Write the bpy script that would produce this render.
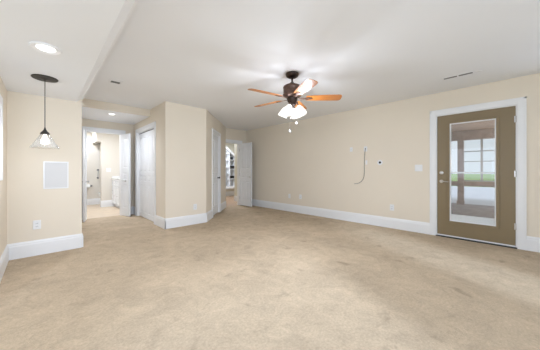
import bpy, bmesh, math, random
from mathutils import Vector, Matrix
random.seed(4)
for _o in list(bpy.data.objects):
    bpy.data.objects.remove(_o, do_unlink=True)
SC = bpy.context.scene
COL = SC.collection
PI = math.pi

# ------------------------------------------------------------------ camera, world, sun, daylight, exposure
TH = math.radians(44.13)
cd = bpy.data.cameras.new('camera'); cam = bpy.data.objects.new('camera', cd); COL.objects.link(cam)
cd.sensor_width = 36.0; cd.lens = 15.6; cd.shift_y = -4.0/540; cd.clip_start = 0.02
cam.location = (0, 0, 1.106); cam.rotation_euler = (PI/2, 0, -TH)
SC.camera = cam
SC.view_settings.view_transform = 'Standard'; SC.view_settings.look = 'None'
SC.view_settings.gamma = 1.0; SC.view_settings.use_curve_mapping = False
SC.view_settings.exposure = 0.12

W = bpy.data.worlds.new('sky'); SC.world = W; W.use_nodes = True
bg = W.node_tree.nodes['Background']; bg.inputs[0].default_value = (0.86, 0.93, 1.0, 1); bg.inputs[1].default_value = 0.85

def light(name, kind, loc, power, color=(1, 1, 1), rot=(0, 0, 0), **kw):
    l = bpy.data.lights.new(name, kind); l.energy = power; l.color = color
    for k, v in kw.items(): setattr(l, k, v)
    o = bpy.data.objects.new(name, l); COL.objects.link(o); o.location = loc; o.rotation_euler = rot
    return o
DAY = (0.78, 0.93, 1.17); NEUT = (0.89, 0.97, 1.10)
sund = Vector((0.41, 0.91, -0.40))
light('sun', 'SUN', (0, -8, 6), 3.4, DAY, sund.to_track_quat('-Z', 'Y').to_euler(), angle=math.radians(7))
# daylight lamps; the rear and recess windows are unseen, added to light the room
light('added_rear_window_fill', 'AREA', (-0.45, -2.12, 1.45), 92, DAY, (PI/2, 0, 0), shape='RECTANGLE', size=2.0, size_y=1.05)
light('daylight_rear_door', 'AREA', (2.35, -2.12, 1.05), 3, DAY, (PI/2, 0, 0), shape='RECTANGLE', size=0.9, size_y=1.9)
light('added_recess_window_fill', 'AREA', (-1.72, 0.6, 1.4), 12, DAY, (0, -PI/2, 0), shape='RECTANGLE', size=1.1, size_y=2.2)

light('added_side_window_fill', 'AREA', (4.78, -1.35, 1.45), 13, DAY, (0, PI/2, 0), shape='RECTANGLE', size=1.05, size_y=1.2)  # lamp of an unseen side window, added to brighten the far walls

# ------------------------------------------------------------------ materials
MATS = {}
def mat(name, col, rough=0.5, metal=0.0, var=None, vscale=4.0, bump=0.0, bscale=200.0, coat=0.0, spec=0.5,
        emit=None, estr=0.0):
    m = bpy.data.materials.new(name); m.use_nodes = True; nt = m.node_tree; b = nt.nodes['Principled BSDF']
    b.inputs['Base Color'].default_value = (*col, 1); b.inputs['Roughness'].default_value = rough
    b.inputs['Metallic'].default_value = metal; b.inputs['Specular IOR Level'].default_value = spec
    b.inputs['Coat Weight'].default_value = coat; b.inputs['Coat Roughness'].default_value = 0.12
    if emit: b.inputs['Emission Color'].default_value = (*emit, 1); b.inputs['Emission Strength'].default_value = estr
    tc = nt.nodes.new('ShaderNodeTexCoord')
    v = 0.03 if var is None else var
    n = nt.nodes.new('ShaderNodeTexNoise'); n.inputs['Scale'].default_value = vscale; n.inputs['Detail'].default_value = 4
    nt.links.new(tc.outputs['Object'], n.inputs['Vector'])
    r = nt.nodes.new('ShaderNodeMapRange'); r.inputs['From Min'].default_value = 0.3; r.inputs['From Max'].default_value = 0.7
    r.inputs['To Min'].default_value = 1 - v; r.inputs['To Max'].default_value = 1 + v
    nt.links.new(n.outputs['Fac'], r.inputs['Value'])
    mx = nt.nodes.new('ShaderNodeVectorMath'); mx.operation = 'SCALE'; mx.inputs[0].default_value = col
    nt.links.new(r.outputs['Result'], mx.inputs['Scale']); nt.links.new(mx.outputs['Vector'], b.inputs['Base Color'])
    if bump:
        n2 = nt.nodes.new('ShaderNodeTexNoise'); n2.inputs['Scale'].default_value = bscale; n2.inputs['Detail'].default_value = 2
        nt.links.new(tc.outputs['Object'], n2.inputs['Vector'])
        bp = nt.nodes.new('ShaderNodeBump'); bp.inputs['Strength'].default_value = bump; bp.inputs['Distance'].default_value = 0.004
        nt.links.new(n2.outputs['Fac'], bp.inputs['Height']); nt.links.new(bp.outputs['Normal'], b.inputs['Normal'])
    MATS[name] = m
    return m
M_wall = mat('beige_wall_paint', (0.795, 0.71, 0.585), 0.75, var=0.012, vscale=1.5, bump=0.05, bscale=260)
M_hallwall = mat('cream_wall_paint', (0.76, 0.72, 0.60), 0.75, var=0.012, vscale=1.5)
M_bathwall = mat('bathroom_wall_paint', (0.74, 0.69, 0.61), 0.75, var=0.012, vscale=1.5)
M_ceil = mat('ceiling_paint', (0.88, 0.885, 0.895), 0.85, var=0.01, vscale=1.2)
M_trim = mat('white_trim_paint', (0.84, 0.84, 0.84), 0.35, var=0.01)
M_doorw = mat('white_door_paint', (0.83, 0.835, 0.845), 0.38, var=0.01)
M_plate = mat('white_plastic', (0.82, 0.82, 0.82), 0.3, var=0.01)
M_panel = mat('primed_panel', (0.66, 0.655, 0.65), 0.6, var=0.015)
M_dark = mat('dark_gap', (0.02, 0.02, 0.02), 0.6)
M_grey = mat('grey_louver', (0.20, 0.195, 0.19), 0.6)
M_olive = mat('olive_door_paint', (0.235, 0.175, 0.095), 0.4, var=0.02)
M_steel = mat('satin_nickel', (0.62, 0.61, 0.60), 0.28, 1.0)
M_bronze = mat('dark_bronze', (0.045, 0.030, 0.024), 0.38, 0.75, var=0.15, vscale=30)
M_bronze2 = mat('bronze_housing', (0.12, 0.068, 0.05), 0.35, 0.6, var=0.25, vscale=40)
M_pend = mat('pendant_metal', (0.045, 0.040, 0.036), 0.55, 0.3)
M_cable = mat('grey_cable', (0.30, 0.27, 0.23), 0.5)
M_black = mat('black_plastic', (0.012, 0.012, 0.013), 0.45)
M_porc = mat('white_porcelain', (0.86, 0.86, 0.85), 0.12, var=0.005)
M_count = mat('white_countertop', (0.88, 0.87, 0.85), 0.15, var=0.01)
M_paper = mat('tissue_paper', (0.88, 0.88, 0.87), 0.9, var=0.01)
M_bathfl = mat('bathroom_floor', (0.62, 0.50, 0.37), 0.5, var=0.06, vscale=5)
M_deck = mat('deck_boards', (0.30, 0.29, 0.31), 0.7, var=0.15, vscale=3)
M_timber = mat('porch_timber', (0.52, 0.46, 0.46), 0.7, var=0.15, vscale=6)
M_pceil = mat('porch_ceiling_board', (0.70, 0.58, 0.50), 0.7, var=0.1, vscale=3)
M_conc = mat('pale_concrete', (0.60, 0.60, 0.62), 0.85, var=0.05, vscale=2)
M_lawn = mat('lawn', (0.30, 0.40, 0.15), 0.9, var=0.2, vscale=3, bump=0.6, bscale=40)
M_leaf = mat('far_foliage', (0.22, 0.27, 0.16), 0.9, var=0.25, vscale=6)
M_siding = mat('pale_siding', (0.60, 0.66, 0.74), 0.7, var=0.03)
M_chrome = mat('chain_metal', (0.75, 0.72, 0.66), 0.2, 1.0)

def mat_carpet():
    m = bpy.data.materials.new('beige_carpet'); m.use_nodes = True; nt = m.node_tree; b = nt.nodes['Principled BSDF']
    b.inputs['Roughness'].default_value = 0.95; b.inputs['Specular IOR Level'].default_value = 0.1
    tc = nt.nodes.new('ShaderNodeTexCoord')
    def noise(sc, det=4, rough=0.55, dist=0.0):
        n = nt.nodes.new('ShaderNodeTexNoise'); n.inputs['Scale'].default_value = sc; n.inputs['Detail'].default_value = det
        n.inputs['Roughness'].default_value = rough; n.inputs['Distortion'].default_value = dist
        nt.links.new(tc.outputs['Object'], n.inputs['Vector']); return n.outputs['Fac']
    def rng(v, a, b_, c, d):
        r = nt.nodes.new('ShaderNodeMapRange'); r.inputs[1].default_value = a; r.inputs[2].default_value = b_
        r.inputs[3].default_value = c; r.inputs[4].default_value = d; nt.links.new(v, r.inputs[0]); return r.outputs[0]
    def mul(a, b_):
        x = nt.nodes.new('ShaderNodeMath'); x.operation = 'MULTIPLY'; nt.links.new(a, x.inputs[0]); nt.links.new(b_, x.inputs[1]); return x.outputs[0]
    big = rng(noise(1.3, 3, 0.5, 0.6), 0.3, 0.7, 0.90, 1.08)
    mid = rng(noise(6.0, 6, 0.7, 1.0), 0.3, 0.7, 0.85, 1.11)
    fine = rng(noise(55, 3, 0.7), 0.25, 0.75, 0.84, 1.15)
    spots = rng(noise(4.6, 3, 0.55, 0.5), 0.63, 0.76, 1.0, 0.74)
    f = mul(mul(big, mid), mul(fine, spots))
    mx = nt.nodes.new('ShaderNodeVectorMath'); mx.operation = 'SCALE'; mx.inputs[0].default_value = (0.55, 0.432, 0.305)
    nt.links.new(f, mx.inputs['Scale']); nt.links.new(mx.outputs['Vector'], b.inputs['Base Color'])
    bp = nt.nodes.new('ShaderNodeBump'); bp.inputs['Strength'].default_value = 0.7; bp.inputs['Distance'].default_value = 0.008
    nt.links.new(noise(140, 3, 0.7), bp.inputs['Height']); nt.links.new(bp.outputs['Normal'], b.inputs['Normal'])
    return m
M_carpet = mat_carpet()

def mat_wood(name, c1, c2, rough, coat, sc, axis_scale):
    m = bpy.data.materials.new(name); m.use_nodes = True; nt = m.node_tree; b = nt.nodes['Principled BSDF']
    b.inputs['Roughness'].default_value = rough; b.inputs['Coat Weight'].default_value = coat; b.inputs['Coat Roughness'].default_value = 0.15
    tc = nt.nodes.new('ShaderNodeTexCoord'); mp = nt.nodes.new('ShaderNodeMapping'); mp.inputs['Scale'].default_value = axis_scale
    nt.links.new(tc.outputs['Object'], mp.inputs['Vector'])
    n = nt.nodes.new('ShaderNodeTexNoise'); n.inputs['Scale'].default_value = sc; n.inputs['Detail'].default_value = 6; n.inputs['Distortion'].default_value = 0.6
    nt.links.new(mp.outputs['Vector'], n.inputs['Vector'])
    r = nt.nodes.new('ShaderNodeValToRGB'); r.color_ramp.elements[0].position = 0.32; r.color_ramp.elements[1].position = 0.68
    r.color_ramp.elements[0].color = (*c1, 1); r.color_ramp.elements[1].color = (*c2, 1)
    nt.links.new(n.outputs['Fac'], r.inputs['Fac']); nt.links.new(r.outputs['Color'], b.inputs['Base Color'])
    return m
M_blade = mat_wood('orange_wood_blade', (0.42, 0.125, 0.018), (0.60, 0.225, 0.045), 0.32, 0.5, 6, (1.2, 14, 14))
M_woodfl = mat_wood('oak_floor', (0.36, 0.22, 0.13), (0.50, 0.33, 0.21), 0.35, 0.2, 4, (1.0, 12, 1))

def mat_glass(name, tint=(1, 1, 1), ior=1.45, body=0.0, bodycol=(0.9, 0.9, 0.9)):
    m = bpy.data.materials.new(name); m.use_nodes = True; nt = m.node_tree; nt.nodes.clear()
    out = nt.nodes.new('ShaderNodeOutputMaterial'); t = nt.nodes.new('ShaderNodeBsdfTransparent'); t.inputs[0].default_value = (*tint, 1)
    g = nt.nodes.new('ShaderNodeBsdfGlossy'); g.inputs['Roughness'].default_value = 0.03
    lw = nt.nodes.new('ShaderNodeLayerWeight'); lw.inputs['Blend'].default_value = 0.5
    pw = nt.nodes.new('ShaderNodeMath'); pw.operation = 'POWER'; pw.inputs[1].default_value = 4.0; nt.links.new(lw.outputs['Facing'], pw.inputs[0])
    fr = nt.nodes.new('ShaderNodeMapRange'); fr.inputs[3].default_value = (ior-1)**2/(ior+1)**2; fr.inputs[4].default_value = 0.75
    nt.links.new(pw.outputs[0], fr.inputs[0])
    mx = nt.nodes.new('ShaderNodeMixShader'); nt.links.new(fr.outputs[0], mx.inputs[0])
    nt.links.new(t.outputs[0], mx.inputs[1]); nt.links.new(g.outputs[0], mx.inputs[2])
    last = mx
    if body:
        d = nt.nodes.new('ShaderNodeBsdfTranslucent'); d.inputs[0].default_value = (*bodycol, 1)
        mx2 = nt.nodes.new('ShaderNodeMixShader'); mx2.inputs[0].default_value = body
        nt.links.new(mx.outputs[0], mx2.inputs[1]); nt.links.new(d.outputs[0], mx2.inputs[2]); last = mx2
    nt.links.new(last.outputs[0], out.inputs[0])
    return m
M_glass = mat_glass('window_glass', (0.97, 0.98, 0.98))
M_shadeglass = mat_glass('ribbed_clear_glass', (0.945, 0.945, 0.94), 1.7, 0.008)

def mat_lit(name, col, s, through=0.0):
    m = bpy.data.materials.new(name); m.use_nodes = True; nt = m.node_tree; nt.nodes.clear()
    out = nt.nodes.new('ShaderNodeOutputMaterial'); e = nt.nodes.new('ShaderNodeEmission')
    e.inputs[0].default_value = (*col, 1); e.inputs[1].default_value = s
    if through:
        t = nt.nodes.new('ShaderNodeBsdfTransparent'); mx = nt.nodes.new('ShaderNodeMixShader'); mx.inputs[0].default_value = through
        nt.links.new(e.outputs[0], mx.inputs[1]); nt.links.new(t.outputs[0], mx.inputs[2]); nt.links.new(mx.outputs[0], out.inputs[0])
    else: nt.links.new(e.outputs[0], out.inputs[0])
    return m
M_frost = mat_lit('lit_frosted_glass', (1.0, 0.97, 0.92), 2.3, 0.38)
M_bulb = mat_lit('lit_bulb', (1.0, 0.95, 0.86), 6.0)
M_lamp = mat_lit('lit_amber_glass', (1.0, 0.62, 0.30), 1.6)
M_lens = mat_lit('lit_lens', (1.0, 0.98, 0.94), 3.0)

# ------------------------------------------------------------------ mesh helpers
def box(bm, x0, x1, y0, y1, z0, z1):
    v = [bm.verts.new((x, y, z)) for x in (x0, x1) for y in (y0, y1) for z in (z0, z1)]
    for f in ((0, 1, 3, 2), (4, 6, 7, 5), (0, 4, 5, 1), (2, 3, 7, 6), (0, 2, 6, 4), (1, 5, 7, 3)):
        bm.faces.new([v[i] for i in f])
def B(*boxes):
    bm = bmesh.new()
    for b in boxes: box(bm, *b)
    return bm
def prism(bm, pts, z0, z1):
    a = [bm.verts.new((x, y, z0)) for x, y in pts]; b = [bm.verts.new((x, y, z1)) for x, y in pts]
    n = len(pts); bm.faces.new(a[::-1]); bm.faces.new(b)
    for i in range(n): bm.faces.new((a[i], a[(i+1) % n], b[(i+1) % n], b[i]))
def lathe(bm, prof, seg=28, c=(0, 0, 0), mtx=None):
    rings = []
    for r, z in prof:
        if r < 1e-5: rings.append([bm.verts.new((0, 0, z))])
        else: rings.append([bm.verts.new((r*math.cos(2*PI*k/seg), r*math.sin(2*PI*k/seg), z)) for k in range(seg)])
    for a, b in zip(rings, rings[1:]):
        for k in range(seg):
            q = [a[k % len(a)], a[(k+1) % len(a)], b[(k+1) % len(b)], b[k % len(b)]]
            u = []
            for w in q:
                if w not in u: u.append(w)
            if len(u) > 2: bm.faces.new(u)
    vs = [v for r in rings for v in r]
    if mtx: bmesh.ops.transform(bm, matrix=mtx, verts=vs)
    bmesh.ops.translate(bm, vec=c, verts=vs)
def tube(bm, pts, r, seg=10):
    P = [Vector(p) for p in pts]; rings = []
    for i, p in enumerate(P):
        t = (P[min(i+1, len(P)-1)] - P[max(i-1, 0)]).normalized()
        up = Vector((0, 0, 1)) if abs(t.z) < 0.95 else Vector((1, 0, 0))
        a = t.cross(up).normalized(); b = t.cross(a)
        rr = r[i] if isinstance(r, (list, tuple)) else r
        rings.append([bm.verts.new(p + (a*math.cos(2*PI*k/seg) + b*math.sin(2*PI*k/seg))*rr) for k in range(seg)])
    for a, b in zip(rings, rings[1:]):
        for k in range(seg): bm.faces.new((a[k], a[(k+1) % seg], b[(k+1) % seg], b[k]))
    bm.faces.new(rings[0][::-1]); bm.faces.new(rings[-1])
def T(fn, *a, **k):
    bm = bmesh.new(); fn(bm, *a, **k); return bm
def obj(name, bm, m, parent=None, bev=0.0, smooth=False, loc=None):
    bmesh.ops.recalc_face_normals(bm, faces=bm.faces[:])
    me = bpy.data.meshes.new(name); bm.to_mesh(me); bm.free(); me.materials.append(m)
    o = bpy.data.objects.new(name, me); COL.objects.link(o)
    if parent: o.parent = parent
    if loc: o.location = loc
    if bev:
        md = o.modifiers.new('bevel', 'BEVEL'); md.width = bev; md.segments = 2; md.limit_method = 'ANGLE'
    if smooth:
        for p in me.polygons: p.use_smooth = True
        md = o.modifiers.new('split', 'EDGE_SPLIT'); md.split_angle = math.radians(40)
    return o
def tag(o, label, cat, group=None, kind=None):
    o['label'] = label; o['category'] = cat
    if group: o['group'] = group
    if kind: o['kind'] = kind
    return o
def thing(name, label, cat, loc=(0, 0, 0), rotz=0.0, group=None, kind=None):
    o = bpy.data.objects.new(name, None); COL.objects.link(o); o.empty_display_size = 0.1
    o.location = loc; o.rotation_euler = (0, 0, rotz)
    return tag(o, label, cat, group, kind)
def struct(name, bm, m, label, cat, bev=0.0):
    return tag(obj(name, bm, m, bev=bev), label, cat, None, 'structure')

# ------------------------------------------------------------------ room dimensions
XR = 4.85; YP = 4.34; ZS = 2.10; ZC = 2.44; XL = -0.32; XB = 1.675; YB = 4.59; YH = 6.76; YF = 6.13
YN = -2.2; XJ = -1.8; YJ = 2.85; ZT = 2.6

# floors and ceilings
struct('floor', B((XJ-.12, XR, YN-.12, YF+.06, -.15, 0), (0.3, 1.78, YF+.06, YH+.06, -.15, 0)), M_carpet,
       'beige cut-pile carpet with worn and stained patches', 'floor')
struct('floor_bathroom', B((0.3, 2.4, YH+.06, 9.7, -.15, 0)), M_bathfl, 'warm beige bathroom floor beyond the double doors', 'floor')
struct('floor_stair_hall', B((2.9, 7.6, YF+.06, 8.87, -.15, 0)), M_woodfl, 'strip of oak floor beyond the far open door', 'floor')
struct('ceiling', B((0.42, XR+.12, YN-.12, YF+.12, ZC, ZT)), M_ceil, 'pale grey-white main ceiling around the fan', 'ceiling')
bm = bmesh.new()
pr = [(XJ-.12, ZT), (XJ-.12, ZS), (0.345, ZS), (0.405, ZS+.05), (0.42, ZS+.05), (0.42, ZT)]
a = [bm.verts.new((x, YN-.12, z)) for x, z in pr]; b = [bm.verts.new((x, YP+.02, z)) for x, z in pr]
bm.faces.new(a); bm.faces.new(b[::-1])
for i in range(6): bm.faces.new((a[i], a[(i+1) % 6], b[(i+1) % 6], b[i]))
struct('ceiling_soffit', bm, M_ceil, 'lower white ceiling soffit above the pendant lamp', 'ceiling')
struct('ceiling_alcove', B((0.405, XB, 5.48, YH, 2.295, ZC)), M_ceil, 'lowered white ceiling of the alcove before the bathroom', 'ceiling')
struct('wall_header', B((0.405, XB, 5.46, 5.48, 2.29, ZC)), M_wall, 'beige header strip across the mouth of the alcove', 'wall')
struct('ceiling_bathroom', B((0.3, 2.4, YH+.12, 9.7, 2.36, 2.46)), M_ceil, 'white ceiling inside the bathroom', 'ceiling')
struct('ceiling_stair_hall', B((2.9, 7.6, YF+.12, 8.87, ZC, ZT)), M_ceil, 'white ceiling of the stair hall', 'ceiling')

# walls
struct('wall_left', B((XL-.12, XL, YJ, 3.0, 0, ZS), (XL-.12, XL, 3.64, YP, 0, ZS), (XL-.12, XL, 3.0, 3.64, 0, 1.1), (XL-.12, XL, 3.0, 3.64, 1.78, ZS)),
       M_wall, 'beige wall at the left edge with a narrow window', 'wall')
struct('wall_recess', B((XJ-.12, XL-.12, YJ, YJ+.12, 0, ZS)), M_wall, 'beige wall of the recess to the left', 'wall')
struct('wall_recess_side', B((XJ-.12, XJ, YN, -.55, 0, ZS), (XJ-.12, XJ, 1.75, YJ, 0, ZS), (XJ-.12, XJ, -.55, 1.75, 0, .85), (XJ-.12, XJ, -.55, 1.75, 1.95, ZS)),
       M_wall, 'beige window wall of the recess', 'wall')
struct('wall_rear', B((XJ-.12, -1.6, YN-.12, YN, 0, ZC), (.7, 1.9, YN-.12, YN, 0, ZC), (2.8, XR, YN-.12, YN, 0, ZC), (-1.6, .7, YN-.12, YN, 0, .9),
        (-1.6, .7, YN-.12, YN, 2.0, ZC), (1.9, 2.8, YN-.12, YN, 2.03, ZC)), M_wall, 'beige wall behind the viewpoint', 'wall')
struct('wall_back_left', B((XL-.12, 0.405, YP, YP+.12, 0, ZC), (0.285, 0.405, YP+.12, YH, 0, ZC)), M_wall, 'bright beige wall behind the hanging pendant lamp', 'wall')
struct('wall_alcove_end', B((0.285, 0.675, YH, YH+.12, 0, 2.4), (1.40, 2.4, YH, YH+.12, 0, 2.4), (0.675, 1.40, YH, YH+.12, 2.03, 2.4)), M_wall,
       'beige alcove end wall around the bathroom doorway', 'wall')
struct('wall_closet_side', B((XB, XB+.12, YB+.12, 5.20, 0, ZC), (XB, XB+.12, 6.42, YH, 0, ZC), (XB, XB+.12, 5.20, 6.42, 2.04, ZC)), M_wall,
       'beige side wall holding the bifold closet doors', 'wall')
struct('wall_closet_front', T(prism, [(XB, YB), (2.53, YB), (2.48, YB+.12), (XB, YB+.12)], 0, ZC), M_wall, 'beige wall between the bifold closet and the angled door', 'wall')
q = 0.70711
def ang(t, n): return (2.53+q*t-q*n, YB+q*t+q*n)      # along the angled wall, n = depth behind its face
bm = bmesh.new()
prism(bm, [ang(0, 0), ang(.55, 0), ang(.55, .12), (2.48, YB+.12)], 0, ZC)
prism(bm, [ang(1.21, 0), (4.0, 6.06), (4.0, YF+.02), (3.86, YF+.02), ang(1.21, .12)], 0, ZC)
prism(bm, [ang(.55, 0), ang(1.21, 0), ang(1.21, .12), ang(.55, .12)], 2.03, ZC)
struct('wall_angled', bm, M_wall, 'beige angled wall holding the narrow closet door', 'wall')
struct('wall_far', B((3.80, 3.97, YF, YF+.12, 0, ZC), (4.58, 5.17, YF, YF+.12, 0, ZC), (3.97, 4.58, YF, YF+.12, 2.0, ZC)), M_wall, 'beige far wall above the open doorway', 'wall')
struct('wall_right', B((XR, XR+.12, YN-.12, -2.0, 0, ZC), (XR, XR+.12, -.7, -.06, 0, ZC), (XR, XR+.12, -2.0, -.7, 0, .9), (XR, XR+.12, -2.0, -.7, 2.0, ZC), (XR, XR+.12, .90, YF, 0, ZC), (XR, XR+.12, -.06, .90, 2.055, ZC)), M_wall,
       'long beige right wall with the olive exterior door', 'wall')
# bathroom shell
struct('wall_bathroom_back', B((0.3, 2.4, 9.58, 9.7, 0, 2.36)), M_bathwall, 'beige bathroom back wall with the paper holder', 'wall')
struct('wall_bathroom_left', B((0.3, 0.42, YH+.12, 9.58, 0, 2.36)), M_bathwall, 'beige bathroom left wall', 'wall')
struct('wall_bathroom_right', B((2.28, 2.4, YH+.12, 9.58, 0, 2.36)), M_bathwall, 'beige bathroom right wall', 'wall')
struct('wall_bathroom_stub', B((1.275, 2.28, 8.70, 8.82, 0, 2.36)), M_bathwall, 'bright partition wall at the far end of the vanity', 'wall')
struct('trim_1', B((1.15, 1.28, 8.68, 9.58, 2.0, 2.36)), M_bathwall, 'small boxed beam under the bathroom ceiling', 'trim')
# stair hall shell
struct('wall_stair_hall_back', B((2.9, 7.6, 8.75, 8.87, 0, ZC)), M_hallwall, 'cream wall behind the built-in shelves', 'wall')
struct('wall_stair_hall_left', B((2.9, 3.02, YF+.2, 8.75, 0, ZC)), M_hallwall, 'cream left wall of the stair hall', 'wall')
struct('wall_stair_hall_near', B((2.9, 3.8, YF+.01, YF+.2, 0, ZC)), M_hallwall, 'cream near wall of the stair hall', 'wall')
struct('wall_stair_hall_right', B((5.05, 5.17, YF+.12, 7.08, 0, ZC), (5.17, 7.6, 6.96, 7.08, 0, ZC)), M_hallwall, 'cream wall end just past the far open door', 'wall')
struct('wall_stair_hall_end', B((7.48, 7.6, 7.08, 8.75, 0, ZC)), M_hallwall, 'cream end wall of the stair hall', 'wall')

# baseboards
BP = [(0, 0), (.017, 0), (.017, .155), (.013, .165), (.013, .178), (.007, .192), (.005, .20), (0, .20)]
def base_run(bm, p0, p1):
    p0 = Vector((*p0, 0)); p1 = Vector((*p1, 0)); d = (p1-p0).normalized(); n = Vector((-d.y, d.x, 0))   # room lies to the left of p0->p1
    a = [bm.verts.new(p0+n*o+Vector((0, 0, z))) for o, z in BP]; b = [bm.verts.new(p1+n*o+Vector((0, 0, z))) for o, z in BP]
    bm.faces.new(a); bm.faces.new(b[::-1])
    for i in range(len(BP)): bm.faces.new((a[i], a[(i+1) % len(BP)], b[(i+1) % len(BP)], b[i]))
def baseboard(side, label, *runs):
    bm = bmesh.new()
    for r in runs: base_run(bm, *r)
    struct('baseboard_'+side, bm, M_trim, label, 'baseboard')
baseboard('left', 'white baseboard on the wall at the left edge', ((XL, YP), (XL, YJ)))
baseboard('back_left', 'tall white baseboard below the access panel', ((0.402, YP), (XL, YP)), ((0.405, YH), (0.405, YP)))
baseboard('alcove_end', 'short white baseboard right of the bathroom doors', ((XB, YH), (1.49, YH)))
baseboard('closet_side', 'white baseboard beside the bifold closet doors', ((XB, YB-.017), (XB, 5.11)), ((XB, 6.51), (XB, YH)))
baseboard('closet_front', 'tall white baseboard between bifold closet and angled door', ((2.537, YB), (XB-.0155, YB)))
baseboard('angled', 'white baseboard on the angled wall', (ang(.46, 0), ang(-.007, 0)), (ang(2.08, 0), ang(1.30, 0)))
baseboard('far', 'white baseboard in the far corner', ((XR, YF), (4.67, YF)))
baseboard('right', 'long white baseboard along the right wall', ((XR, .985), (XR, YF)), ((XR, YN), (XR, -.145)))
baseboard('bathroom_back', 'white baseboard under the paper holder', ((2.28, 9.58), (0.42, 9.58)))
baseboard('bathroom_stub', 'white baseboard on the bathroom partition', ((2.28, 8.70), (1.258, 8.70)), ((1.275, 8.70), (1.275, 8.82)))
baseboard('stair_hall_back', 'white baseboard under the built-in shelves', ((7.48, 8.75), (3.02, 8.75)))
baseboard('stair_hall_right', 'white baseboard on the wall end past the far door', ((5.05, YF+.12), (5.05, 7.08)), ((5.033, 7.08), (7.48, 7.08)))

# ------------------------------------------------------------------ casings (trim) : built in a local frame, X along the wall, -Y into the room
def casing(n, loc, rotz, w, h, label, cw=.088, left=True, depth=.12, right=True):
    t = thing('trim_%d' % n, label, 'door casing', loc, rotz, kind='structure')
    def prof(b, x0, x1, z0, z1):
        box(b, x0, x1, -.016, .0, z0, z1)
    bm = bmesh.new()
    if left: prof(bm, -cw, 0, 0, h)
    if right: prof(bm, w, w+cw, 0, h)
    prof(bm, -cw if left else 0, w+(cw if right else 0), h, h+cw)
    if left: box(bm, -cw, -cw+.018, -.024, -.016, 0, h+cw)
    if right: box(bm, w+cw-.018, w+cw, -.024, -.016, 0, h+cw)
    box(bm, -cw if left else 0, w+(cw if right else 0), -.024, -.016, h+cw-.018, h+cw)
    obj('casing', bm, M_trim, t)
    obj('jamb', B((-.001, .014, 0, depth, 0, h), (w-.014, w+.001, 0, depth, 0, h), (.014, w-.014, 0, depth, h-.014, h+.001)), M_trim, t)
    return t
casing(2, (XR, .90, 0), -PI/2, .96, 2.055, 'white casing around the olive exterior door')
casing(3, (XB, 6.42, 0), -PI/2, 1.22, 2.04, 'white casing around the bifold closet doors')
casing(4, (*ang(.55, 0), 0), PI/4, .66, 2.03, 'white casing around the narrow door in the angled wall')
casing(5, (3.97, YF, 0), 0, .61, 2.0, 'white casing over the far open doorway', left=False)
casing(6, (0.675, YH, 0), 0, .725, 2.03, 'white casing around the bathroom doorway')

# ------------------------------------------------------------------ panelled doors, local frame: hinge edge at x=0, leaf along +x, front face -y, thickness .035
def raised(bm, x0, x1, z0, z1, y, s):
    # moulded panel: recessed ring with a raised field, s = -1 front, +1 back
    w = .026; d = .011
    def ring(xa, xb, za, zb, ya, xc, xd, zc, zd, yb):
        A = [bm.verts.new(p) for p in ((xa, ya, za), (xb, ya, za), (xb, ya, zb), (xa, ya, zb))]
        C2 = [bm.verts.new(p) for p in ((xc, yb, zc), (xd, yb, zc), (xd, yb, zd), (xc, yb, zd))]
        for i in range(4): bm.faces.new((A[i], A[(i+1) % 4], C2[(i+1) % 4], C2[i]))
        return C2
    ring(x0, x1, z0, z1, y, x0+w*.5, x1-w*.5, z0+w*.5, z1-w*.5, y-s*d)
    C2 = ring(x0+w*.5, x1-w*.5, z0+w*.5, z1-w*.5, y-s*d, x0+w*1.8, x1-w*1.8, z0+w*1.8, z1-w*1.8, y-s*.001)
    bm.faces.new(C2)
def leaf_mesh(w, h, panels, th=.035, z0=.012):
    # rectangular slab whose two faces are cut for the panels
    bm = bmesh.new()
    xs = sorted({0, w} | {p[0] for p in panels} | {p[1] for p in panels})
    zs = sorted({z0, h} | {p[2] for p in panels} | {p[3] for p in panels})
    for y, s in ((0, -1), (th, 1)):
        for i in range(len(xs)-1):
            for j in range(len(zs)-1):
                cx = (xs[i]+xs[i+1])/2; cz = (zs[j]+zs[j+1])/2
                if any(p[0] < cx < p[1] and p[2] < cz < p[3] for p in panels): continue
                bm.faces.new([bm.verts.new(p) for p in ((xs[i], y, zs[j]), (xs[i+1], y, zs[j]), (xs[i+1], y, zs[j+1]), (xs[i], y, zs[j+1]))])
        for p in panels: raised(bm, *p, y, s)
    for f in (((0, 0, z0), (0, th, z0), (0, th, h), (0, 0, h)), ((w, 0, z0), (w, th, z0), (w, th, h), (w, 0, h)),
              ((0, 0, z0), (w, 0, z0), (w, th, z0), (0, th, z0)), ((0, 0, h), (w, 0, h), (w, th, h), (0, th, h))):
        bm.faces.new([bm.verts.new(p) for p in f])
    bmesh.ops.remove_doubles(bm, verts=bm.verts[:], dist=1e-5)
    return bm
def pan(w, cols, rows, m=.09, gap=.07):
    r = []; cw = (w-2*m-gap*(cols-1))/cols
    for c in range(cols):
        for z0, z1 in rows: r.append((m+c*(cw+gap), m+c*(cw+gap)+cw, z0, z1))
    return r
def lever(parent, x, z, s, y, d=1, m=None):
    m = m or M_steel
    bm = bmesh.new(); R = Matrix.Rotation(PI/2 if s < 0 else -PI/2, 4, 'X')
    lathe(bm, [(0, 0), (.028, 0), (.028, .006), (.024, .010), (.011, .012), (.010, .045), (0, .045)], 16, (x, y, z), R)
    tube(bm, [(x, y+s*.042, z), (x+d*.03, y+s*.046, z), (x+d*.10, y+s*.044, z-.003)], [.009, .009, .007], 8)
    return obj('lever_handle', bm, m, parent, smooth=True)
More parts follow.
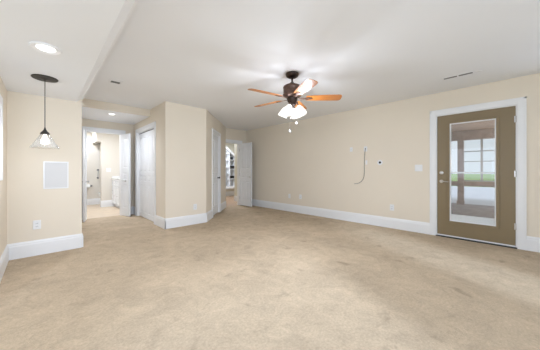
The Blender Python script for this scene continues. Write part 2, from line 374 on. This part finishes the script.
def knob(parent, x, z, s, y, m=None, name='door_knob'):
    bm = bmesh.new(); R = Matrix.Rotation(PI/2 if s < 0 else -PI/2, 4, 'X')
    lathe(bm, [(0, 0), (.026, 0), (.026, .006), (.012, .010), (.011, .028), (.020, .036), (.025, .048), (.021, .060), (0, .064)], 18, (x, y, z), R)
    return obj(name, bm, m or M_steel, parent, smooth=True)
def hinges(parent, zs, x, y, m=None):
    for z in zs:
        bm = bmesh.new(); lathe(bm, [(0, 0), (.008, 0), (.008, .09), (.005, .094), (0, .094)], 10, (x, y, z-.047))
        box(bm, x-.020, x+.002, y+.002, y+.007, z-.045, z+.045)
        obj('hinge', bm, m or M_steel, parent, smooth=True)

# door_1 : olive exterior door with glass lite.  local x runs along -Y (left = .90 -> right = -.06)
d1 = thing('door_1', 'olive exterior door with tall glass lite on the right wall', 'door', (XR, .90, 0), -PI/2, kind='structure')
W1 = .96; L0, L1, LZ0, LZ1 = .165, .765, .255, 1.915
obj('slab', B((.016, L0, .012, .056, .03, 2.04), (L1, W1-.016, .012, .056, .03, 2.04), (L0, L1, .012, .056, .03, LZ0), (L0, L1, .012, .056, LZ1, 2.04)), M_olive, d1)
def rect_ring(x0, x1, z0, z1, w, y0, y1):
    return B((x0, x0+w, y0, y1, z0, z1), (x1-w, x1, y0, y1, z0, z1), (x0+w, x1-w, y0, y1, z0, z0+w), (x0+w, x1-w, y0, y1, z1-w, z1))
obj('lite_moulding', rect_ring(L0-.012, L1+.012, LZ0-.012, LZ1+.012, .034, -.002, .014), M_olive, d1, bev=.004)
obj('lite_frame', rect_ring(L0+.02, L1-.02, LZ0+.02, LZ1-.02, .018, .012, .050), M_trim, d1)
obj('glass_pane', B((L0+.038, L1-.038, .018, .021, LZ0+.03, LZ1-.03)), M_glass, d1)
bm = B((L0+.04, L1-.04, .026, .042, LZ0+.038, LZ0+.135), (L0+.04, L1-.04, .024, .042, 1.066, 1.092))
obj('blind_rail', bm, M_trim, d1)
bm = bmesh.new(); z = LZ0+.15
while z < LZ1-.06:
    box(bm, L0+.042, L1-.042, .028, .040, z, z+.0009); z += .019
obj('blind_slats', bm, M_trim, d1)
lever(d1, .075, .93, -1, .012, 1)
bm = bmesh.new(); lathe(bm, [(0, 0), (.030, 0), (.030, .008), (.022, .014), (0, .016)], 18, (.075, .012, 1.075), Matrix.Rotation(PI/2, 4, 'X'))
box(bm, .071, .079, -.020, .004, 1.058, 1.092)
obj('deadbolt', bm, M_steel, d1, smooth=True)
hinges(d1, (.31, 1.065, 1.85), W1-.010, .006)
obj('door_sweep', B((.016, W1-.016, .008, .054, .016, .034)), M_trim, d1)
obj('threshold', B((0, W1, -.03, .11, .0, .014)), M_black, d1)

# door_2 : bifold closet, four leaves
d2 = thing('door_2', 'white bifold closet doors in the side wall', 'door', (XB+.035, 6.406, 0), -PI/2, kind='structure')
lw = 1.192/4
for k in range(4):
    o = obj('bifold_leaf', leaf_mesh(lw-.003, 2.005, pan(lw-.003, 1, [(.12, .78), (.86, 1.0), (1.08, 1.90)], m=.055), .03), M_doorw, d2)
    o.location = (k*lw, 0, 0)
obj('track', B((0, 1.19, .002, .03, 2.008, 2.026)), M_grey, d2)

# door_3 : narrow closed door in the angled wall
d3 = thing('door_3', 'narrow white door in the angled wall', 'door', (*ang(.564, .02), 0), PI/4, kind='structure')
obj('leaf', leaf_mesh(.632, 2.012, pan(.632, 2, [(.20, .80), (.92, 1.08), (1.20, 1.88)])), M_doorw, d3)
knob(d3, .565, .93, -1, 0, M_bronze)
hinges(d3, (.25, 1.03, 1.80), -.004, -.006, M_grey)

# door_4 : far door standing open into the room (hinge right, swings towards the camera)
d4 = thing('door_4', 'white panelled door standing open at the far end', 'door', (4.572, YF-.012, 0), -PI/2, kind='structure')
obj('leaf', leaf_mesh(.58, 1.985, pan(.58, 2, [(.20, .78), (.90, 1.06), (1.18, 1.86)], m=.085)), M_doorw, d4)
lever(d4, .52, .92, -1, 0, -1); lever(d4, .52, .92, 1, .035, -1)
hinges(d4, (.25, 1.0, 1.78), -.002, -.006)

# door_5 / door_6 : the two narrow bathroom leaves, opened towards the room
a5 = math.atan2(6.39-6.734, .612-.684)
d5 = thing('door_5', 'left leaf of the white bathroom double doors, seen edge-on', 'door', (.684, YH-.026, 0), a5, kind='structure')
obj('leaf', leaf_mesh(.352, 2.01, pan(.352, 1, [(.20, .78), (.90, 1.06), (1.18, 1.90)], m=.075)), M_doorw, d5)
knob(d5, .18, .87, 1, .035); knob(d5, .18, .87, -1, 0)
a6 = math.atan2(6.389-6.745, 1.494-1.39)
d6 = thing('door_6', 'right leaf of the white bathroom double doors, with steel knob', 'door', (1.388, YH-.026, 0), a6, kind='structure')
obj('leaf', leaf_mesh(.352, 2.01, pan(.352, 1, [(.20, .78), (.90, 1.06), (1.18, 1.90)], m=.075)), M_doorw, d6)
lever(d6, .20, .87, -1, 0, -1)

# windows
def window(n, loc, rotz, w, h, label):
    t = thing('window_%d' % n, label, 'window', loc, rotz, kind='structure')
    obj('casing', rect_ring(-.09, w+.09, -.09, h+.09, .09, -.018, 0), M_trim, t, bev=.003)
    obj('sash', rect_ring(0, w, 0, h, .045, .04, .08), M_trim, t)
    obj('glass_pane', B((.045, w-.045, .058, .062, .045, h-.045)), M_glass, t)
    return t
window(1, (XL, 3.0, 1.1), PI/2, .64, .68, 'narrow white-framed window at the left edge')
window(2, (.7, YN, .9), PI, 2.3, 1.1, 'unseen wide window added behind the viewpoint for daylight')  # out of view, placed so its light falls on the pendant wall
window(3, (XJ, -.55, .85), PI/2, 2.3, 1.1, 'unseen window added in the left recess for daylight')  # out of view, put in as one more daylight source
window(4, (2.8, YN, .02), PI, .9, 2.0, 'glazed door behind the viewpoint')

window(5, (XR, -.7, .9), -PI/2, 1.3, 1.1, 'unseen window added in the right wall for daylight')  # out of view, added to light the angled and left walls

# ------------------------------------------------------------------ ceiling fan
FX, FY = 2.45, 2.09
fan = thing('ceiling_fan', 'dark bronze ceiling fan with five orange wood blades and lit shades', 'ceiling fan', (FX, FY, ZC))
obj('canopy', T(lathe, [(0, 0), (.088, 0), (.091, -.014), (.082, -.038), (.055, -.056), (.030, -.066), (0, -.066)]), M_bronze, fan, smooth=True)
obj('downrod', T(lathe, [(.013, -.06), (.013, -.12), (.028, -.125), (.032, -.150), (.026, -.160)], 16), M_bronze, fan, smooth=True)
obj('motor_housing', T(lathe, [(0, -.150), (.045, -.152), (.090, -.160), (.118, -.176), (.126, -.195), (.120, -.206), (.120, -.280), (.128, -.290),
                       (.124, -.306), (.108, -.318), (.080, -.326), (0, -.328)], 32), M_bronze2, fan, smooth=True)
obj('switch_housing', T(lathe, [(.07, -.322), (.074, -.350), (.062, -.385), (.050, -.400), (.052, -.430), (.036, -.448), (.014, -.470), (0, -.476)], 24), M_bronze, fan, smooth=True)
def dirv(phi):
    p = math.radians(phi); s, c = math.sin(TH), math.cos(TH)
    return math.atan2(math.cos(p)*c-math.sin(p)*s, math.cos(p)*s+math.sin(p)*c)
def blade_mesh():
    out = [(.19, -.052), (.30, -.062), (.50, -.072), (.62, -.072), (.648, -.066), (.662, -.045), (.668, 0)]
    pts = out + [(x, -y) for x, y in out[-2::-1]]
    bm = bmesh.new(); prism(bm, pts, -.004, .004); return bm
def iron_mesh():
    bm = bmesh.new()
    prism(bm, [(.205, -.030), (.255, -.022), (.285, 0), (.255, .022), (.205, .030), (.175, .014), (.085, .018), (.085, -.018), (.175, -.014)], -.012, -.0045)
    for x, y in ((.22, .014), (.22, -.014), (.262, 0)): lathe(bm, [(0, -.016), (.006, -.015), (.006, -.012)], 8, (x, y, 0))
    return bm
bl0 = None
for k in range(5):
    a = dirv(21+72*k)
    if bl0 is None:
        bl = bl0 = obj('blade', blade_mesh(), M_blade, fan, bev=.002); ir = ir0 = obj('blade_iron', iron_mesh(), M_bronze2, bl, bev=.002)
    else:
        bl = bl0.copy(); COL.objects.link(bl); bl.parent = fan
        ir = ir0.copy(); COL.objects.link(ir); ir.parent = bl
    bl.location = (0, 0, -.338)
    bl.rotation_euler = (Matrix.Rotation(a, 3, 'Z') @ Matrix.Rotation(math.radians(-13), 3, 'X')).to_euler()
shp = [(.020, 0), (.028, -.012), (.040, -.035), (.052, -.070), (.060, -.105), (.066, -.135)]
sh0 = None
for k in range(4):
    a = dirv(28+90*k); ca, sa = math.cos(a), math.sin(a)
    obj('lamp_arm', T(tube, [(.02*ca, .02*sa, -.425), (.055*ca, .055*sa, -.420), (.082*ca, .082*sa, -.432), (.090*ca, .090*sa, -.456)], .009, 8), M_bronze2, fan, smooth=True)
    R = Matrix.Rotation(a, 4, 'Z') @ Matrix.Rotation(math.radians(-26), 4, 'Y')
    if sh0 is None:
        sh = sh0 = obj('lamp_shade', T(lathe, shp, 24), M_frost, fan, smooth=True)
        bu = bu0 = obj('bulb', T(lathe, [(0, -.02), (.012, -.03), (.024, -.055), (.026, -.075), (.018, -.095), (0, -.102)], 16), M_bulb, sh, smooth=True)
    else:
        sh = sh0.copy(); COL.objects.link(sh); sh.parent = fan
        bu = bu0.copy(); COL.objects.link(bu); bu.parent = sh
    sh.location = (.089*ca, .089*sa, -.452); sh.rotation_euler = R.to_euler()
    p = Vector((FX, FY, ZC)) + Vector(sh.location) + R.to_3x3() @ Vector((0, 0, -.115))
    light('fan_bulb_light', 'POINT', p, 16, NEUT, shadow_soft_size=.03)
for (phi, r, z1, n) in ((235, .040, -.775, 0), (80, .060, -.655, 1)):
    a = dirv(phi); x, y = r*math.cos(a), r*math.sin(a)
    c = obj('pull_chain', T(tube, [(x, y, -.42), (x, y, z1)], .0016, 6), M_chrome, fan)
    obj('chain_fob', T(lathe, [(0, z1+.006), (.006, z1), (.011, z1-.016), (.009, z1-.030), (0, z1-.034)], 12, (x, y, 0)), M_plate, c, smooth=True)

# ------------------------------------------------------------------ pendant lamp
pen = thing('pendant_lamp', 'small clear glass pendant lamp on a thin dark cord at left', 'pendant lamp', (.015, 3.47, ZS))
obj('canopy', T(lathe, [(0, 0), (.106, 0), (.108, -.004), (.104, -.011), (.02, -.016), (.008, -.022), (0, -.022)], 36), M_pend, pen, smooth=True)
obj('cord', T(tube, [(0, 0, -.015), (0, 0, -.545)], .0035, 8), M_pend, pen)
obj('socket_cap', T(lathe, [(.006, -.530), (.009, -.548), (.018, -.566), (.034, -.585), (.040, -.596), (.036, -.604), (0, -.604)], 24), M_pend, pen, smooth=True)
bm = bmesh.new()
lathe(bm, [(.036, -.600), (.046, -.622), (.060, -.650), (.078, -.685), (.098, -.720), (.112, -.740), (.116, -.750), (.112, -.7475), (.097, -.7225), (.076, -.686), (.057, -.650), (.042, -.622), (.033, -.600)], 48)
for v in bm.verts:
    an = math.atan2(v.co.y, v.co.x); s = 1+.03*math.cos(12*an)
    v.co.x *= s; v.co.y *= s
obj('glass_shade', bm, M_shadeglass, pen, smooth=True)
obj('bulb', T(lathe, [(0, -.604), (.013, -.606), (.014, -.625), (.028, -.655), (.031, -.680), (.024, -.702), (0, -.712)], 20), M_bulb, pen, smooth=True)
light('pendant_light', 'POINT', (.015, 3.47, ZS-.745), 8, NEUT, shadow_soft_size=.04)

# ------------------------------------------------------------------ recessed lights
def downlight(loc, label, r, power, spot):
    t = thing('recessed_light', label, 'recessed light', loc, group='recessed ceiling lights')
    obj('trim_ring', T(lathe, [(r, 0), (r*1.02, -.004), (r*.95, -.010), (r*.66, -.007), (r*.58, -.001)], 36), M_trim, t, smooth=True)
    obj('lens', T(lathe, [(r*.60, -.004), (r*.46, -.012), (0, -.016)], 30), M_lens, t, smooth=True)
    light('recessed_beam', 'SPOT', (loc[0], loc[1], loc[2]-.03), power, NEUT, (0, 0, 0), spot_size=math.radians(spot), spot_blend=.8, shadow_soft_size=.06)
downlight((.017, 2.618, ZS), 'round lit recessed light in the soffit before the pendant', .098, 34, 150)
downlight((1.03, 5.80, 2.295), 'round lit recessed light in the alcove ceiling', .085, 48, 168)

# ------------------------------------------------------------------ ceiling fittings
v = thing('ceiling_vent', 'small square white vent with grey louvre in the main ceiling', 'vent', (.78, 4.11, ZC))
obj('frame', rect_ring(-.085, .085, -.085, .085, .02, 0, .008), M_trim, v, bev=.003).rotation_euler = (-PI/2, 0, 0)
obj('face', B((-.066, .066, -.066, .066, -.003, 0)), M_trim, v)
bm = B((-.056, .056, -.012, .060, -.0045, -.002))
for k in range(6): box(bm, -.056, .056, -.010+k*.012, -.004+k*.012, -.008, -.0045)
obj('louvre', bm, M_grey, v)
s = thing('slot_diffuser', 'slim linear slot vent in the ceiling near the exterior door', 'vent', (4.165, .52, ZC))
obj('frame', B((-.040, .040, -.172, .172, -.004, 0)), M_ceil, s, bev=.001)
obj('slot', B((-.022, .022, -.158, -.010, -.0065, -.003)), M_grey, s); obj('slot', B((-.022, .022, .010, .158, -.0065, -.003)), M_grey, s)
tag(obj('sprinkler_cap', T(lathe, [(0, -.008), (.022, -.007), (.028, 0)], 20), M_trim, smooth=True, loc=(4.175, .30, ZC)),
    'tiny round white cap beside the ceiling slot vent', 'sprinkler cap')

# ------------------------------------------------------------------ wall plates, local frame: face -y, x along wall
def plate(name, label, cat, loc, rotz, kind, w=.075, h=.118, group=None):
    t = thing(name, label, cat, loc, rotz, group=group)
    obj('plate', B((-w/2, w/2, -.007, 0, -h/2, h/2)), M_plate, t, bev=.003)
    if kind == 'outlet':
        for s in (-1, 1):
            so = obj('socket', T(prism, [(-.016, -.013), (.016, -.013), (.018, 0), (.016, .013), (-.016, .013), (-.018, 0)], 0, .003), M_plate, t, loc=(0, -.007, s*.02))
            so.rotation_euler = (PI/2, 0, 0)
            obj('slots', B((-.009, -.006, -.009, .006, .0025, .0035), (.006, .009, -.009, .006, .0025, .0035)), M_dark, so)
    elif kind == 'switch':
        for s in (-1, 1): obj('rocker', B((s*.023-.016, s*.023+.016, -.011, -.006, -.033, .033)), M_plate, t, bev=.002)
    elif kind == 'jack':
        obj('jack', T(lathe, [(0, 0), (.007, 0), (.007, .006), (0, .006)], 10, (0, -.006, 0), Matrix.Rotation(PI/2, 4, 'X')), M_steel, t)
    elif kind == 'cord':
        obj('cord_opening', B((-.010, .010, -.010, -.006, -.012, .020)), M_grey, t, bev=.002)
    return t
RZ = -PI/2   # right wall
plate('wall_outlet', 'white outlet on the bright wall below the access panel', 'outlet', (-.057, YP, .40), 0, 'outlet')
plate('wall_outlet', 'white outlet on the wall between bifold closet and angled door', 'outlet', (2.275, YB, .36), 0, 'outlet')
plate('wall_jack', 'white jack plate on the right wall, nearest the far door', 'wall plate', (XR, 4.232, .42), RZ, 'jack')
plate('wall_outlet', 'white outlet at mid right wall, just right of the jack plate', 'outlet', (XR, 3.85, .43), RZ, 'outlet')
plate('wall_outlet', 'white outlet low on the right wall near the olive door', 'outlet', (XR, 1.607, .40), RZ, 'outlet')
plate('light_switch', 'white double light switch beside the olive exterior door', 'light switch', (XR, 1.159, 1.16), RZ, 'switch', .118, .118)
plate('wall_jack', 'small white high plate left of the dangling cable', 'wall plate', (XR, 2.44, 1.577), RZ, 'jack', .062, .095)
plate('cable_plate', 'white plate from which the grey cable hangs', 'wall plate', (XR, 2.124, 1.567), RZ, 'cord', .07, .105)
rp = thing('round_plate', 'round white plate with a black hole on the right wall', 'wall plate', (XR, 1.832, 1.276), RZ)
obj('plate', T(lathe, [(0, 0), (.052, 0), (.052, .004), (.046, .008), (0, .008)], 28, (0, 0, 0), Matrix.Rotation(PI/2, 4, 'X')), M_plate, rp, smooth=True)
obj('black_grommet', T(lathe, [(0, .006), (.024, .006), (.022, .012), (0, .012)], 20, (0, 0, 0), Matrix.Rotation(PI/2, 4, 'X')), M_black, rp, smooth=True)
tag(obj('cable_clip', B((-.018, .018, -.020, 0, -.045, .045)), M_plate, bev=.004, loc=(XR, 2.105, 1.285)), 'white clip holding the hanging cable mid-way down', 'cable clip').rotation_euler = (0, 0, RZ)
cp = [(1.57, 2.124), (1.50, 2.133), (1.40, 2.142), (1.30, 2.145), (1.20, 2.146), (1.10, 2.144), (1.0, 2.152), (.93, 2.175), (.88, 2.215), (.85, 2.26), (.835, 2.31), (.828, 2.365)]
tag(obj('dangling_cable', T(tube, [(XR-.012, y, z) for z, y in cp], .0065, 8), M_cable, smooth=True), 'grey cable hanging from a plate and curling left at its end', 'cable')
ap = thing('access_panel', 'large square pale grey access panel on the left wall', 'access panel', (.130, YP, 1.05))
obj('frame', rect_ring(-.128, .128, -.185, .185, .014, -.006, 0), M_plate, ap, bev=.002)
obj('panel_door', B((-.115, .115, -.005, 0, -.172, .172)), M_panel, ap)

# ------------------------------------------------------------------ bathroom
light('bathroom_light', 'AREA', (0.95, 7.6, 2.33), 27, NEUT, (0, 0, 0), shape='DISK', size=.4)
light('added_bath_fill', 'AREA', (.8, 9.1, 2.33), 12, NEUT, (0, 0, 0), shape='DISK', size=.25)  # second ceiling lamp, added to brighten the bathroom back wall
VX = 1.55
van = thing('bathroom_vanity', 'white vanity cabinet with drawers beside the bathroom partition', 'vanity', (VX, 7.72, 0))
obj('body', B((.02, .60, .0, .965, .10, .86), (.07, .60, .02, .95, 0, .10)), M_doorw, van)
for k in range(3):
    y0 = .02+k*.315
    for z0, z1 in (((.12, .38), (.40, .62), (.64, .84)) if k == 2 else ((.12, .62), (.64, .84))):
        o = obj('drawer' if (k == 2 or z0 > .6) else 'cabinet_door', B((0, .02, y0, y0+.30, z0, z1)), M_doorw, van, bev=.003)
        obj('inset_panel', rect_ring(y0, y0+.30, z0, z1, .045, 0, .008), M_doorw, o).matrix_local = Matrix(((0, -1, 0, 0), (1, 0, 0, 0), (0, 0, 1, 0), (0, 0, 0, 1)))
        obj('pull', T(lathe, [(0, 0), (.006, 0), (.006, .015), (.012, .02), (.012, .026), (0, .03)], 12, (-.006, y0+.15, (z0+z1)/2), Matrix.Rotation(-PI/2, 4, 'Y')), M_steel, o, smooth=True)
ct = thing('vanity_countertop', 'white countertop with backsplash on the bathroom vanity', 'countertop', (VX, 7.72, .86))
obj('slab', B((-.02, .62, -.01, .968, 0, .035)), M_count, ct, bev=.005)
obj('backsplash', B((.0, .60, .95, .968, .035, .085)), M_count, ct, bev=.003)
plate('wall_plate', 'white plate on the partition above the vanity', 'wall plate', (1.46, 8.70, 1.14), 0, 'switch', .118, .118)
tp = thing('toilet_paper_holder', 'steel paper holder with two posts on the bathroom back wall', 'toilet paper holder', (1.03, 9.58, .62))
for s in (-1, 1):
    obj('post', T(lathe, [(0, 0), (.03, 0), (.03, .01), (.016, .014), (.014, .06), (.02, .065), (.02, .09), (0, .095)], 14, (s*.105, 0, 0), Matrix.Rotation(PI/2, 4, 'X')), M_grey, tp, smooth=True)
obj('roller', T(tube, [(-.10, -.075, 0), (.10, -.075, 0)], .008, 8), M_steel, tp)
tag(obj('toilet_paper', T(lathe, [(.012, -.055), (.052, -.055), (.055, -.05), (.055, .05), (.052, .055), (.012, .055)], 24, (0, 0, 0), Matrix.Rotation(PI/2, 4, 'Y')), M_paper, smooth=True, loc=(1.03, 9.505, .62)),
    'white paper roll on the bathroom holder', 'toilet paper')
gb = thing('grab_bar', 'short vertical steel bar on the bathroom back wall', 'grab bar', (1.31, 9.58, 1.01))
obj('bar', T(tube, [(0, -.05, -.13), (0, -.05, .13)], .012, 10), M_steel, gb, smooth=True)
for s in (-1, 1):
    obj('mount', T(lathe, [(0, 0), (.032, 0), (.032, .01), (.016, .014), (.016, .062), (0, .066)], 14, (0, 0, s*.13), Matrix.Rotation(PI/2, 4, 'X')), M_grey, gb, smooth=True)
to = thing('toilet', 'white toilet mostly hidden behind the bathroom partition', 'toilet', (1.56, 9.2, 0))
def oval(bm, prof, seg=24):
    rings = []
    for rx, ry, cx, z in prof: rings.append([bm.verts.new((cx+rx*math.cos(2*PI*k/seg), ry*math.sin(2*PI*k/seg), z)) for k in range(seg)])
    for a, b in zip(rings, rings[1:]):
        for k in range(seg): bm.faces.new((a[k], a[(k+1) % seg], b[(k+1) % seg], b[k]))
    bm.faces.new(rings[0][::-1]); bm.faces.new(rings[-1])
obj('bowl', T(oval, [(.24, .11, .02, 0), (.22, .10, .02, .10), (.23, .12, .0, .22), (.27, .17, -.01, .33), (.28, .185, -.01, .38)]), M_porc, to, smooth=True)
obj('seat', T(oval, [(.285, .19, -.01, .381), (.29, .195, -.01, .395), (.28, .185, -.01, .415)]), M_porc, to, smooth=True)
obj('tank', B((.26, .46, -.20, .20, .38, .74), (.25, .47, -.21, .21, .74, .77)), M_porc, to, bev=.012)

# ------------------------------------------------------------------ stair hall : built-in shelves under the stair
light('stair_hall_light', 'AREA', (5.0, 7.6, 2.40), 42, NEUT, (0, 0, 0), shape='DISK', size=.4)
bs = thing('built_in_shelf', 'white built-in shelves under the sloping stair trim', 'shelving', (5.45, 8.75, 0))
def slope(x): return 2.13-.742*(x-.054)         # local x -> z of the underside of the stair trim
for x in (-.22, .327, .62): obj('upright', B((x-.012, x+.012, -.30, 0, .45, slope(x)-.01)), M_doorw, bs)
obj('plinth', B((-.24, .635, -.32, 0, .35, .45)), M_doorw, bs)
for z in (.72, .98, 1.27, 1.57, 1.84): obj('shelf', B((-.208, .315, -.29, 0, z-.012, z+.012)), M_doorw, bs)
for z in (.765, 1.19, 1.58): obj('shelf', B((.339, .608, -.29, 0, z-.012, z+.012)), M_doorw, bs)
bm = B((-.207, .314, -.02, -.004, .452, 1.88), (.340, .607, -.02, -.004, .452, 1.66))
obj('back_panel', bm, M_trim, bs)
bm = bmesh.new()
a = [bm.verts.new((x, y, z)) for x, z in ((-.40, slope(-.40)+.10), (.70, slope(.70)+.10), (.70, slope(.70)-.01), (-.40, slope(-.40)-.01)) for y in (-.33, 0)]
for f in ((0, 2, 4, 6), (1, 7, 5, 3), (0, 1, 3, 2), (2, 3, 5, 4), (4, 5, 7, 6), (6, 7, 1, 0)): bm.faces.new([a[i] for i in f])
obj('sloping_trim', bm, M_trim, bs)
for z, w, h, lab in ((1.592, .09, .12, 'small black box right under the sloping stair trim'), (1.202, .118, .13, 'black storage box on the middle built-in shelf'),
                     (.777, .118, .12, 'black storage box on the lowest built-in shelf')):
    t = thing('storage_box', lab, 'box', (5.45+(.445 if w < .10 else .473), 8.75-.16, z+.001), group='black boxes on the built-in shelves')
    obj('box_body', B((-w, w, -.10, .10, 0, h-.025)), M_black, t, bev=.006)
    obj('lid', B((-w-.003, w+.003, -.104, .104, h-.025, h)), M_black, t, bev=.006)

# ------------------------------------------------------------------ outdoors, beyond the exterior door
struct('ground', B((-30, 160, -110, 110, -.6, -.45)), M_lawn, 'green lawn beyond the porch', 'ground')
struct('patio', B((10.9, 24, -12, 14, -.45, -.12)), M_conc, 'pale concrete drive beyond the porch', 'paving')
struct('porch_floor', B((XR+.12, 10.8, -7, 8, -.45, -.06)), M_deck, 'dark grey porch floor outside the olive door', 'floor')
struct('porch_ceiling', B((XR+.12, 10.8, -7, 8, 2.5, 2.65)), M_pceil, 'warm boarded porch ceiling seen through the door glass', 'ceiling')
tag(obj('porch_beam', B((10.5, 10.7, -7, 8, 2.18, 2.5)), M_timber, bev=.01), 'grey timber beam under the porch roof edge', 'beam')
PY = (1.24, -.25, -4.0, 5.0)
for i, y in enumerate(PY):
    t = thing('porch_post', ['stout timber porch post left in the door glass', 'slim porch post at the right side of the door glass', 'porch post far to the right of the door', 'porch post far to the left of the door'][i], 'post',
              (10.6, y, -.06))
    w = .085 if i == 0 else .05
    obj('shaft', B((-w, w, -w, w, 0, 2.24)), M_timber, t, bev=.006)
    obj('base_block', B((-w-.02, w+.02, -w-.02, w+.02, 0, .12)), M_timber, t, bev=.006)
hr = thing('porch_rail', 'brown horizontal porch rail seen through the door glass', 'railing', (10.6, 0, 0))
ed = sorted([(y-(.086 if i == 0 else .051), y+(.086 if i == 0 else .051)) for i, y in enumerate(PY)])
cuts = [-7.0]+[v for e in ed for v in e]+[8.0]
for k in range(0, len(cuts), 2): obj('rail', B((-.035, .035, cuts[k], cuts[k+1], .58, .74)), M_timber, hr, bev=.005)
sf = thing('porch_window_frame', 'slim grey window frame with panes between the porch posts', 'window frame', (10.6, 0, 0))
ya, yb = PY[1]+.06, PY[0]-.09
obj('frame', B((-.02, .02, ya, yb, 1.76, 1.80), (-.02, .02, ya, yb, 1.42, 1.45), (-.02, .02, ya, yb, .745, .79), (-.025, .025, .66, .72, .79, 2.17), (-.02, .02, .10, .13, .79, 2.17)), M_siding, sf)
obj('pane', B((-.003, .003, ya, yb, .79, 2.17)), M_glass, sf)
ln = thing('added_porch_lantern', 'small warm lit lantern added under the porch ceiling', 'lantern', (9.3, .02, 2.5))  # lantern added for a warm glow and a pinkish porch ceiling
obj('stem', T(tube, [(0, 0, 0), (0, 0, -.86)], .008, 8), M_bronze, ln)
obj('cap', T(lathe, [(0, -.84), (.03, -.85), (.08, -.89), (.075, -.90), (0, -.90)], 16), M_bronze, ln, smooth=True)
obj('lamp_glass', T(lathe, [(.06, -.90), (.065, -.94), (.055, -1.0), (.03, -1.03), (0, -1.035)], 16), M_lamp, ln, smooth=True)
light('added_lantern_light', 'POINT', (9.3, .02, 2.5-1.12), 26, (1.0, .72, .48), shadow_soft_size=.06)  # lamp of the added lantern, tints the porch ceiling
